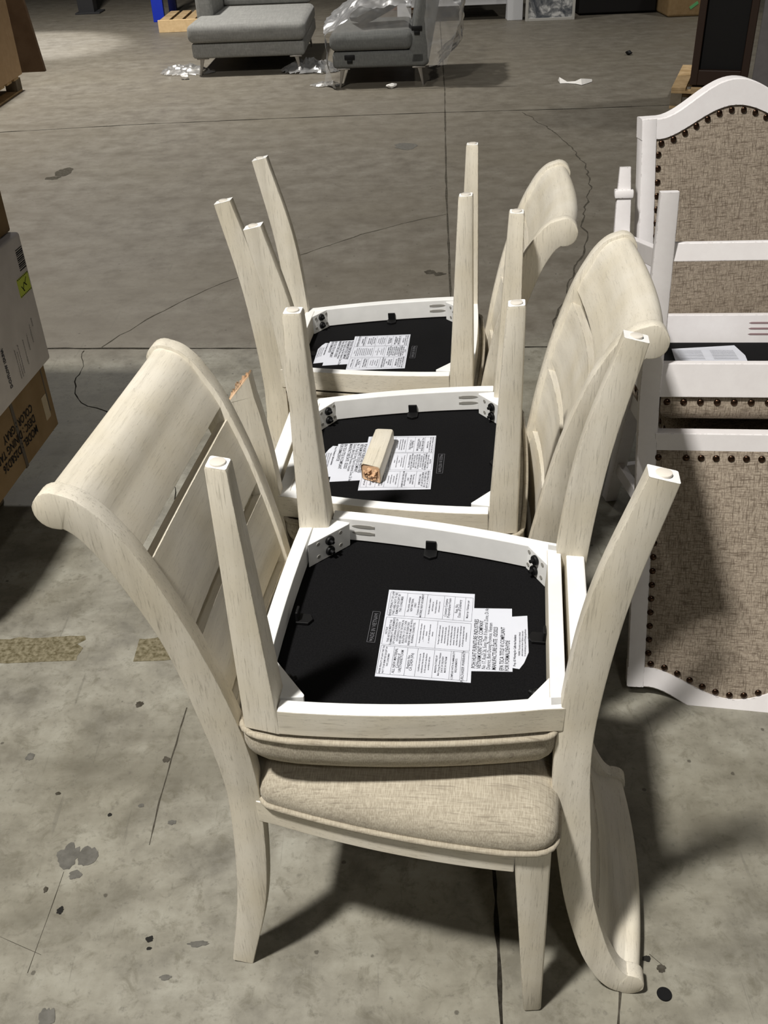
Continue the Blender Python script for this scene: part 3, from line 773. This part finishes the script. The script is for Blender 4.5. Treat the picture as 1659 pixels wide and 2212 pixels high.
# in this frame the visible face is y = 0 with its outside at +y
def cobj(name, bm, m, parent=None, smooth=None):
    bmesh.ops.transform(bm, matrix=MB, verts=bm.verts[:]); return link(name, bm, m, parent, smooth)
SZ = .9
pl = empty('pallet', 'low wooden pallet in shade under the brown printed carton', 'pallet', loc=(0, 0, 0))
for k in range(6): cobj('deck_board', box(.16 + k * .125, .25 + k * .125, -.85, -.12, .165, .185, .002), PALLETD, pl)
for k in range(3): cobj('stringer', box(.18, .88, -.20 - .30 * k, -.16 - .30 * k, .0, .165, .002), PALLETD, pl)
bc = empty('cardboard_carton', 'brown cardboard carton printed DINING and GRAY upside down, lowest of the near stack', 'carton')
cobj('body', box(.030, SZ, -.90, 0, .215 - .028, .392, .004), CARD, bc)
for x in (.264, .0): pass
s = .272; cobj('strap', box(s, s + .016, -.02, .0012, .186, .3915, .0), STRAP, bc)
cobj('flap_gap', box(.058, .064, -.02, .0008, .25, .388, 0), STRAP, bc)
cobj('tape', box(.066, .10, -.02, .0006, .235, .31, 0), TAPE, bc)
bm = bmesh.new()
def face_text(bm, s, size, x, z, up, xs=1, bold=.0004, flip=True, eps=.0016):
    """text on the visible face; flip=True prints it upside down"""
    if flip: M = Matrix(((-1 if False else 1, 0, 0, x), (0, 0, -1, 0), (0, -1, 0, z), (0, 0, 0, 1)))
    M = Matrix.Translation((x, eps, z)) @ Matrix(((1, 0, 0, 0), (0, 0, -1, 0), (0, -1, 0, 0), (0, 0, 0, 1))) if flip else None
    text_into(bm, s, size, M, xs, 'LEFT', bold)
face_text(bm, 'MODEL : D25&D26', .034, .168, .262, 0, .86)
face_text(bm, 'DESC : DINING TABLE', .034, .168, .296, 0, .86)
face_text(bm, 'COLOR : GRAY', .034, .168, .330, 0, .86)
cobj('printed_text', bm, INKB, bc)
wc = empty('white_carton', 'large white carton with barcode and lime sticker on the brown carton', 'carton')
cobj('body', box(0, SZ, -.88, .012, .392, .772, .008, seg=3), WCARD, wc, 40)
b = bmesh.new()
for k in range(11): z = .735 - k * .0055; box(.010, .052, .010, .0128, z - (.003 if k % 3 else .0018), z, 0, b)
cobj('barcode', b, INKB, wc)
st = cobj('sticker', box(.012, .088, .010, .0128, .613, .664, 0), LIME, wc)
b = bmesh.new()
sq = [(.03, .655), (.045, .640), (.035, .632), (.05, .645), (.062, .628), (.055, .622), (.07, .640)]
for (a, c), (d, e) in zip(sq, sq[1:]):
    v = Vector((d - a, e - c)); n = Vector((-v.y, v.x)).normalized() * .0016
    vs = [b.verts.new((p, .0131, q)) for p, q in ((a + n.x, c + n.y), (d + n.x, e + n.y), (d - n.x, e - n.y), (a - n.x, c - n.y))]; b.faces.new(vs)
for k in range(8): box(.013 + k * .0095, .018 + k * .0095, .0126, .0131, .6605, .6635, 0, b); box(.013 + k * .0095, .018 + k * .0095, .0126, .0131, .6135, .6165, 0, b)
cobj('handwriting', b, INKB, st)
b = bmesh.new()
def vtext(b, s, size, x, z, xs=1, bold=0):
    # reads downwards along the face
    M = Matrix.Translation((x, .0132, z)) @ Matrix(((0, 1, 0, 0), (0, 0, 1, 0), (1, 0, 0, 0), (0, 0, 0, 1)))
    text_into(b, s, size, M, xs, 'LEFT', bold)
vtext(b, 'D-CUTLOW 1DUNA', .020, .262, .430, .62, .0006)
for k, (x, z, L) in enumerate(((.20, .425, .17), (.188, .425, .15), (.176, .43, .17), (.14, .44, .15), (.11, .47, .10), (.08, .48, .11), (.06, .52, .06))):
    vtext(b, 'abcdefg hijk lmnop qr stuv wxyz abc defgh'[:int(L * 230)], .0085, x, z, .62)
cobj('printed_text', b, INK, wc)
tc = tag(cobj('carton', box(.0, .5, -.8, -.010, .774, 1.25, .006), CARD, None, 40), 'plain brown carton on top of the white carton, cut by the left edge', 'carton')

# far left carton on a pallet and leaning panel
fb = tag(link('tall_carton', box(-4.4, -3.02, 7.6, 9.25, .13, 1.5, .01), plain('tan_carton', (178, 150, 116), .8, .2, 4), None, 40), 'tall tan carton on a pallet at the upper left edge', 'carton')
fp = empty('pallet', 'wooden pallet beneath the tall tan carton at the upper left', 'pallet')
for k in range(8): link('deck_board', box(-4.38, -3.03, 7.62 + k * .2, 7.75 + k * .2, .11, .129, .002), PALLET, fp)
for k in range(3):
    link('bottom_board', box(-4.36 + k * .61, -4.26 + k * .61, 7.62, 9.22, 0, .018, .002), PALLET, fp)
    for j in range(3): link('block', box(-4.36 + k * .61, -4.26 + k * .61, 7.62 + j * .73, 7.76 + j * .73, .018, .11, .002), PALLETD, fp)
M = Matrix.Translation((-3.10, 10.2, 0)) @ Matrix.Rotation(.05, 4, 'Z') @ Matrix.Rotation(-.10, 4, 'Y')
tag(link('board', box(-.42, 0, -.03, .03, 0, 1.6, .004, M=M), CARD2, None), 'dark brown board leaning just right of the tall tan carton', 'board')

# ---------------------------------------------------------------- far background
GREY = linen('grey_velvet', (124, 124, 121), (150, 150, 146), (96, 96, 94), 120, 0, .6)
STEEL = plain('satin_steel', (150, 146, 140), .35, .5, metal=.7)
def rb(name, x0, x1, y0, y1, z0, z1, r, m, p, M=None): return link(name, box(x0, x1, y0, y1, z0, z1, r, seg=4, M=M), m, p, 50)
def sofa_leg(x, y, h, p, lean):
    rings = [[(x + lean * t * .03 + u, y + v, h * t) for u, v in rrect(.016 + .05 * max(0, t - .8) * 5 * .2 + .02 * t, .012 + .01 * t, .004)] for t in (0, .3, .6, .85, .93, 1)]
    l = sweep(rings); box(x - .09 if lean < 0 else x - .02, x + .02 if lean < 0 else x + .09, y - .015, y + .015, h - .012, h, .003, l)
    return link('leg', l, STEEL, p, 40)
s1 = empty('sofa_chaise', 'grey fabric sofa section with thick flat cushion, standing left of the plastic-wrapped one', 'sofa')
MS = Matrix.Translation((-1.56, 9.55, 0)) @ Matrix.Rotation(-.03, 4, 'Z')
rb('base', 0, 1.02, 0, 1.55, .145, .275, .03, GREY, s1, MS)
rb('seat_cushion', -.02, 1.04, -.05, 1.30, .275, .43, .055, GREY, s1, MS)
rb('backrest', .10, 1.02, 1.22, 1.52, .43, .85, .05, GREY, s1, MS)
rb('armrest', -.02, .14, .55, 1.5, .275, .72, .04, GREY, s1, MS)
for x, y, l in ((.05, .05, 1), (.97, .03, -1), (.05, 1.5, 1), (.97, 1.5, -1)):
    q = MS @ Vector((x, y, 0)); sofa_leg(q.x, q.y, .146, s1, -l * .8 if False else l)
GREY2 = linen('grey_velvet_darker', (102, 103, 101), (122, 123, 120), (82, 83, 82), 120, 0, .6)
s2 = empty('sofa_chaise', 'grey fabric sofa end section half wrapped in clear plastic, black brackets on its side', 'sofa')
M2 = Matrix.Translation((-.27, 8.72, 0)) @ Matrix.Rotation(-.05, 4, 'Z')
rb('base', 0, .78, 0, .95, .15, .275, .03, GREY2, s2, M2)
rb('seat_cushion', -.02, .67, -.02, .92, .28, .42, .055, GREY2, s2, M2)
bk = box(.62, .80, .0, .95, .15, .85, .04, seg=4)
for v in bk.verts:
    if v.co.z > .4: v.co.x += (v.co.z - .4) * .30
bmesh.ops.transform(bk, matrix=M2, verts=bk.verts[:]); link('backrest', bk, GREY2, s2, 50)
for x0, z0 in ((.10, .22), (.66, .42)):
    br = box(x0, x0 + .085, -.012, .0, z0, z0 + .035, .003); box(x0 + .02, x0 + .065, -.014, .0, z0 - .028, z0, .003, br)
    bmesh.ops.transform(br, matrix=M2, verts=br.verts[:]); link('bracket', br, BLACKPL, s2, 40)
for x, y, l in ((.75, .03, -1), (.05, .9, 1), (.75, .9, -1), (.05, .03, 1)):
    q = M2 @ Vector((x, y, 0)); sofa_leg(q.x, q.y, .15, s2, l)
pil = bmesh.new(); bmesh.ops.create_cube(pil, size=1); bmesh.ops.subdivide_edges(pil, edges=pil.edges[:], cuts=6, use_grid_fill=True)
for v in pil.verts:
    a = (1 - (2 * abs(v.co.x)) ** 4) * (1 - (2 * abs(v.co.y)) ** 4); k = .25 + .75 * max(a, 0) ** .4
    v.co = Vector((v.co.x * .42, v.co.y * .42, v.co.z * .15 * k))
MP = M2 @ Matrix.Translation((.36, .40, .560)) @ Matrix.Rotation(-.42, 4, 'Y') @ Matrix.Rotation(.25, 4, 'Z')
bmesh.ops.transform(pil, matrix=MP, verts=pil.verts[:])
DGREY = linen('charcoal_velvet', (80, 81, 80), (98, 99, 97), (62, 63, 62), 120, 0, .6)
tag(link('throw_pillow', pil, DGREY, None, 60), 'dark grey square pillow lying on the plastic-wrapped sofa section', 'pillow')
# clear film
film, nt, pb_ = newmat('clear_plastic_film', .12, .9)
pb_.inputs['Base Color'].default_value = (.9, .92, .92, 1)
tr = nd(nt, 'ShaderNodeBsdfTransparent'); gl = nd(nt, 'ShaderNodeBsdfGlossy'); gl.inputs['Roughness'].default_value = .28
mx = nd(nt, 'ShaderNodeMixShader'); ly = nd(nt, 'ShaderNodeLayerWeight'); ly.inputs['Blend'].default_value = .35
mm = nd(nt, 'ShaderNodeMath', operation='MULTIPLY_ADD'); nt.links.new(ly.outputs['Fresnel'], mm.inputs[0]); mm.inputs[1].default_value = .9; mm.inputs[2].default_value = .16
nt.links.new(mm.outputs[0], mx.inputs[0]); nt.links.new(tr.outputs[0], mx.inputs[1]); nt.links.new(gl.outputs[0], mx.inputs[2])
dfb = nd(nt, 'ShaderNodeBsdfDiffuse'); dfb.inputs['Color'].default_value = (.8, .8, .8, 1); m3 = nd(nt, 'ShaderNodeMixShader'); m3.inputs[0].default_value = .13
nt.links.new(mx.outputs[0], m3.inputs[1]); nt.links.new(dfb.outputs[0], m3.inputs[2]); nt.links.new(m3.outputs[0], nt.nodes['Material Output'].inputs['Surface'])
from mathutils import noise as mn
def film_sheet(name, corners, nu, nv, amp, label, fr=9, seed=0, parent=None):
    """wrinkled sheet over a grid of control rows"""
    bm = bmesh.new(); g = []
    for i in range(nu + 1):
        row = []; u = i / nu * (len(corners) - 1); a = min(int(u), len(corners) - 2); fu = u - a
        for j in range(nv + 1):
            v = j / nv * (len(corners[0]) - 1); b = min(int(v), len(corners[0]) - 2); fv = v - b
            p = Vector(corners[a][b]).lerp(Vector(corners[a + 1][b]), fu).lerp(Vector(corners[a][b + 1]).lerp(Vector(corners[a + 1][b + 1]), fu), fv)
            q = p * fr + Vector((seed, 0, 0)); n = mn.noise_vector(q) + .5 * mn.noise_vector(q * 2.3)
            row.append(bm.verts.new(p + n * amp))
        g.append(row)
    for i in range(nu):
        for j in range(nv): bm.faces.new((g[i][j], g[i + 1][j], g[i + 1][j + 1], g[i][j + 1]))
    o = link(name, bm, film, parent, 30)
    if parent is None: tag(o, label, 'plastic wrap')
    return o
q = lambda x, y, z: tuple(M2 @ Vector((x, y, z)))
wrap = film_sheet('plastic_wrap', [[q(-.06, -.03, .40), q(-.07, .3, .46), q(-.05, .95, .46)], [q(.25, .0, .60), q(.3, .3, .68), q(.3, .95, .70)], [q(.62, -.02, .62), q(.6, .35, .72), q(.62, .95, .85)], [q(.80, -.03, .75), q(.85, .35, .88), q(.9, .95, .95)], [q(1.05, -.02, .60), q(1.10, .35, .70), q(1.1, .95, .75)], [q(1.06, -.02, .34), q(1.08, .35, .3), q(1.08, .95, .3)], [q(.86, -.03, .15), q(.9, .35, .13), q(.9, .95, .12)]], 110, 60, .028, 'clear plastic film draped over the grey sofa end section on the right')
film_sheet('side_sheet', [[q(.80, -.05, .84), q(1.10, -.05, .82)], [q(.76, -.06, .5), q(1.06, -.05, .5)], [q(.80, -.05, .15), q(.94, -.05, .17)]], 50, 30, .012, None, 9, 2, wrap)
film_sheet('side_sheet', [[q(-.06, -.05, .44), q(.28, -.05, .64), q(.64, -.05, .74)], [q(-.05, -.05, .42), q(.28, -.05, .43), q(.64, -.05, .44)]], 40, 40, .010, None, 9, 6, wrap)
film_sheet('plastic_wrap', [[q(-.05, -.04, .40), q(-.07, .25, .40)], [q(-.04, -.05, .2), q(-.06, .2, .2)], [q(.02, -.07, .02), q(-.08, .12, .02)]], 24, 12, .015, 'strip of clear plastic film hanging to the floor at the wrapped sofa\'s left corner', seed=4)
def film_heap(x, y, sx, sy, h, label, seed):
    bm = bmesh.new(); n = 26; g = []
    for i in range(n + 1):
        row = []
        for j in range(n + 1):
            u = (i / n - .5) * 2; v = (j / n - .5) * 2; r = min(1, math.hypot(u, v))
            p = Vector((x + u * sx, y + v * sy, 0)); k = mn.noise(p * 14 + Vector((seed, 0, 0))); k2 = mn.noise(p * 30 + Vector((seed, 3, 0)))
            row.append(bm.verts.new((p.x + .02 * k2, p.y + .02 * k, .006 + h * (1 - r ** 2) * (.55 + .9 * abs(k) + .5 * abs(k2)))))
        g.append(row)
    for i in range(n):
        for j in range(n):
            if math.hypot(i / n - .5, j / n - .5) < .5: bm.faces.new((g[i][j], g[i + 1][j], g[i + 1][j + 1], g[i][j + 1]))
    for v in [v for v in bm.verts if not v.link_faces]: bm.verts.remove(v)
    tag(link('plastic_wrap', bm, film, None, 20), label, 'plastic wrap')
film_heap(-.50, 9.62, .30, .22, .10, 'crumpled clear plastic heap on the floor between the two sofa sections', 1)
film_heap(-1.66, 9.75, .26, .16, .07, 'small crumpled clear plastic on the floor at the unwrapped sofa\'s left leg', 5)
film_heap(-.34, 8.86, .14, .08, .03, 'flat scrap of clear plastic left of the wrapped sofa\'s front corner', 9)
# foam and paper scraps
FOAM = plain('white_foam', (232, 230, 226), .8, .2)
def scrap(name, x, y, s, label, sd, cat='scrap', m=None):
    bm = bmesh.new(); bmesh.ops.create_icosphere(bm, subdivisions=2, radius=.5)
    for v in bm.verts:
        k = 1 + .5 * mn.noise(v.co * 3 + Vector((sd, 0, 0))); v.co = Vector((v.co.x * s[0] * k, v.co.y * s[1] * k, v.co.z * s[2] * k))
    mz = min(v.co.z for v in bm.verts); ca, sa = math.cos(sd), math.sin(sd)
    for v in bm.verts: v.co = Vector((x + v.co.x * ca - v.co.y * sa, y + v.co.x * sa + v.co.y * ca, v.co.z - mz + .001))
    tag(link(name, bm, m or FOAM, None), label, cat)
scrap('foam_scrap', -1.63, 9.44, (.085, .06, .05), 'white foam chunk on the floor by the unwrapped sofa\'s front left leg', 0)
scrap('foam_scrap', .215, 8.64, (.10, .05, .035), 'white foam chunk on the floor under the wrapped sofa section', .5)
bm = bmesh.new()
for (x0, y0, w0), (x1, y1, w1) in zip([(1.60, 8.57, .05), (1.66, 8.53, .012), (1.72, 8.50, .02), (1.76, 8.47, .05), (1.80, 8.50, .04)], [(1.66, 8.53, .012), (1.72, 8.50, .02), (1.76, 8.47, .05), (1.80, 8.50, .04), (1.87, 8.56, .02)]):
    sweep([[(x0, y0 - w0, .004), (x0, y0 + w0, .010), (x0, y0, .004 + w0 * .8)], [(x1, y1 - w1, .004), (x1, y1 + w1, .010), (x1, y1, .004 + w1 * .8)]], True, bm)
tag(link('twisted_foam_strip', bm, FOAM), 'white twisted foam strip alone on the open floor at upper right', 'scrap')
scrap('black_plug', 2.452, 9.74, (.06, .06, .04), 'tiny black plug on the floor at upper right', 2, 'plug', BLACKPL)
tag(link('floor_disc', cyl(.0125, .0115, .0016, Matrix.Translation((.433, .8645, .002)), 32), BLACKPL), 'black round disc lying on the concrete at the lower right', 'disc')

# post, blue upright with pallet, table, picture, dark cabinet, cartons
DSTEEL = plain('dark_steel', (52, 52, 54), .5, .4)
bp_ = empty('steel_post', 'dark square steel post at the top left', 'post')
link('column', box(-3.83, -3.62, 14.6, 14.8, .0, 2.0, .005), DSTEEL, bp_); link('base_plate', box(-3.87, -3.54, 14.55, 14.9, 0, .02, .003), DSTEEL, bp_)
BLUE = plain('blue_paint', (20, 52, 190), .4, .5)
rk = empty('rack_upright', 'bright blue rack upright beside the small pallet at the top', 'rack')
link('column', box(-2.62, -2.48, 13.45, 13.53, 0, 2.2, .004), BLUE, rk); link('column', box(-2.58, -2.48, 14.4, 14.5, 0, 2.2, .004), plain('navy_paint', (12, 22, 90), .4, .5), rk)
link('brace', box(-2.57, -2.53, 13.5, 14.45, .9, .94, .003), BLUE, rk)
YP = plain('fresh_pallet_wood', (226, 196, 150), .7, .2, 8)
p3 = empty('pallet', 'light yellow wooden pallet behind the unwrapped sofa section', 'pallet')
link('front_board', box(-2.39, -1.50, 12.5, 12.53, 0, .13, .003), YP, p3)
for k in range(6): link('deck_board', box(-2.38 + k * .15, -2.27 + k * .15, 12.53, 13.4, .10, .125, .003), PALLET, p3)
for yy in (12.95, 13.38): link('stringer', box(-2.38, -1.5, yy, yy + .03, 0, .10, .003), PALLET, p3)
TW = plain('white_table_paint', (205, 206, 208), .5, .4)
tb = empty('white_table', 'white table end with square legs at the top, right of the wrapped sofa', 'table')
link('leg', box(1.655, 1.83, 12.3, 12.48, 0, .72, .005), TW, tb); link('leg', box(.4, .56, 12.5, 12.66, 0, .72, .005), TW, tb)
link('apron', box(.56, 1.655, 12.42, 12.46, .16, .26, .004), TW, tb); link('tabletop', box(.3, 1.9, 12.2, 13.4, .72, .76, .006), TW, tb)
link('lower_shelf', box(.5, 1.7, 12.46, 13.2, .17, .19, .004), TW, tb)
pf = empty('framed_picture', 'small silver framed grey picture leaning upright on the floor at the top', 'picture')
art, nt, b_ = newmat('mottled_art', .4, .4)
cc = noise(nt, coords(nt), 7, 6, .65, .8); nt.links.new(ramp(nt, cc, [(.38, (70, 74, 80)), (.5, (120, 122, 124)), (.62, (205, 205, 203))]), b_.inputs['Base Color'])
link('panel', box(1.87, 2.38, 12.185, 12.2, .03, .6, 0), art, pf)
FRM = plain('silver_frame', (178, 176, 170), .4, .5)
for a in ((1.845, 1.875, 12.17, 12.21, 0, .63), (2.375, 2.405, 12.17, 12.21, 0, .63), (1.875, 2.375, 12.17, 12.21, 0, .03), (1.875, 2.375, 12.17, 12.21, .60, .63)): link('frame_bar', box(*a, .003), FRM, pf)
BLK_ = plain('black_wood', (14, 12, 11), .6, .3)
dk = empty('black_cabinet', 'low black cabinet against darkness at the top, right of the framed picture', 'cabinet')
link('body', box(2.50, 3.40, 12.45, 13.0, .02, 1.0, .01), BLK_, dk); link('plinth', box(2.53, 3.38, 12.5, 12.98, 0, .02), BLK_, dk)
tn = empty('tan_carton', 'tan carton with a green mark at the top right', 'carton')
link('body', box(3.42, 4.2, 12.02, 12.7, 0, .8, .03, seg=3), plain('kraft', (142, 118, 84), .8, .2, 5), tn, 40)
link('green_mark', box(3.66, 3.76, 12.012, 12.022, .10, .13, 0, M=Matrix.Translation((3.71, 0, .11)) @ Matrix.Rotation(-.6, 4, 'Y') @ Matrix.Translation((-3.71, 0, -.11))), plain('green_ink', (96, 170, 110), .5), tn)
og = tag(link('carton', box(.0, .9, 13.6, 14.3, 0, .8, .01), plain('kraft_dim', (120, 84, 58), .8)), 'brown carton far behind the gap between the two sofas', 'carton')
# tall dark cabinet on pallet at right
DBR = plain('espresso_wood', (50, 34, 24), .5, .35)
cab = empty('tall_cabinet', 'tall open-backed dark brown cabinet standing on a pallet at the upper right', 'cabinet')
AC = Vector((2.33, 7.42, .16)); MCB = Matrix.Translation(AC) @ Matrix.Rotation(-.36, 4, 'Z')
def cb(name, a, m, bev=.004): 
    b = box(*a, bev); bmesh.ops.transform(b, matrix=MCB, verts=b.verts[:]); return link(name, b, m, cab)
cb('side_panel', (0, .05, 0, .5, 0, 1.9), DBR); cb('side_panel', (.34, .39, 0, .5, 0, 1.9), DBR)
cb('bottom_rail', (.05, .34, 0, .05, 0, .10), DBR); cb('back_panel', (.05, .34, .06, .08, .02, 1.9), BLK_)
GP = plain('grey_panel', (112, 108, 108), .6, .3, 3)
gb = box(.42, 1.6, .02, .10, -.157, 1.9, .006); bmesh.ops.transform(gb, matrix=MCB, verts=gb.verts[:]); tag(link('grey_panel', gb, GP), 'flat grey panel standing against the right side of the dark cabinet', 'panel')
p4 = empty('pallet', 'weathered pallet under the tall dark cabinet at upper right', 'pallet')
for k in range(4):
    b = box(-.12 + k * .135, -.02 + k * .135, -.02, .9, .125, .145, .002) ; bmesh.ops.transform(b, matrix=Matrix.Translation((2.33, 7.42, 0)) @ Matrix.Rotation(-.36, 4, 'Z'), verts=b.verts[:]); link('deck_board', b, PALLET, p4)
for k in range(3):
    MP4 = Matrix.Translation((2.33, 7.42, 0)) @ Matrix.Rotation(-.36, 4, 'Z')
    b = box(-.12, .38, -.02 + k * .42, .05 + k * .42, .0, .02, .002, M=MP4); link('bottom_board', b, PALLET, p4)
    b = box(-.12, .38, -.02 + k * .42, .05 + k * .42, .105, .1245, .002, M=MP4); link('cross_board', b, PALLET, p4)
    for j in range(3): link('block', box(-.12 + j * .21, -.04 + j * .21, -.02 + k * .42, .05 + k * .42, .0205, .1045, .002, M=MP4), PALLETD, p4)
bpy.context.view_layer.update()
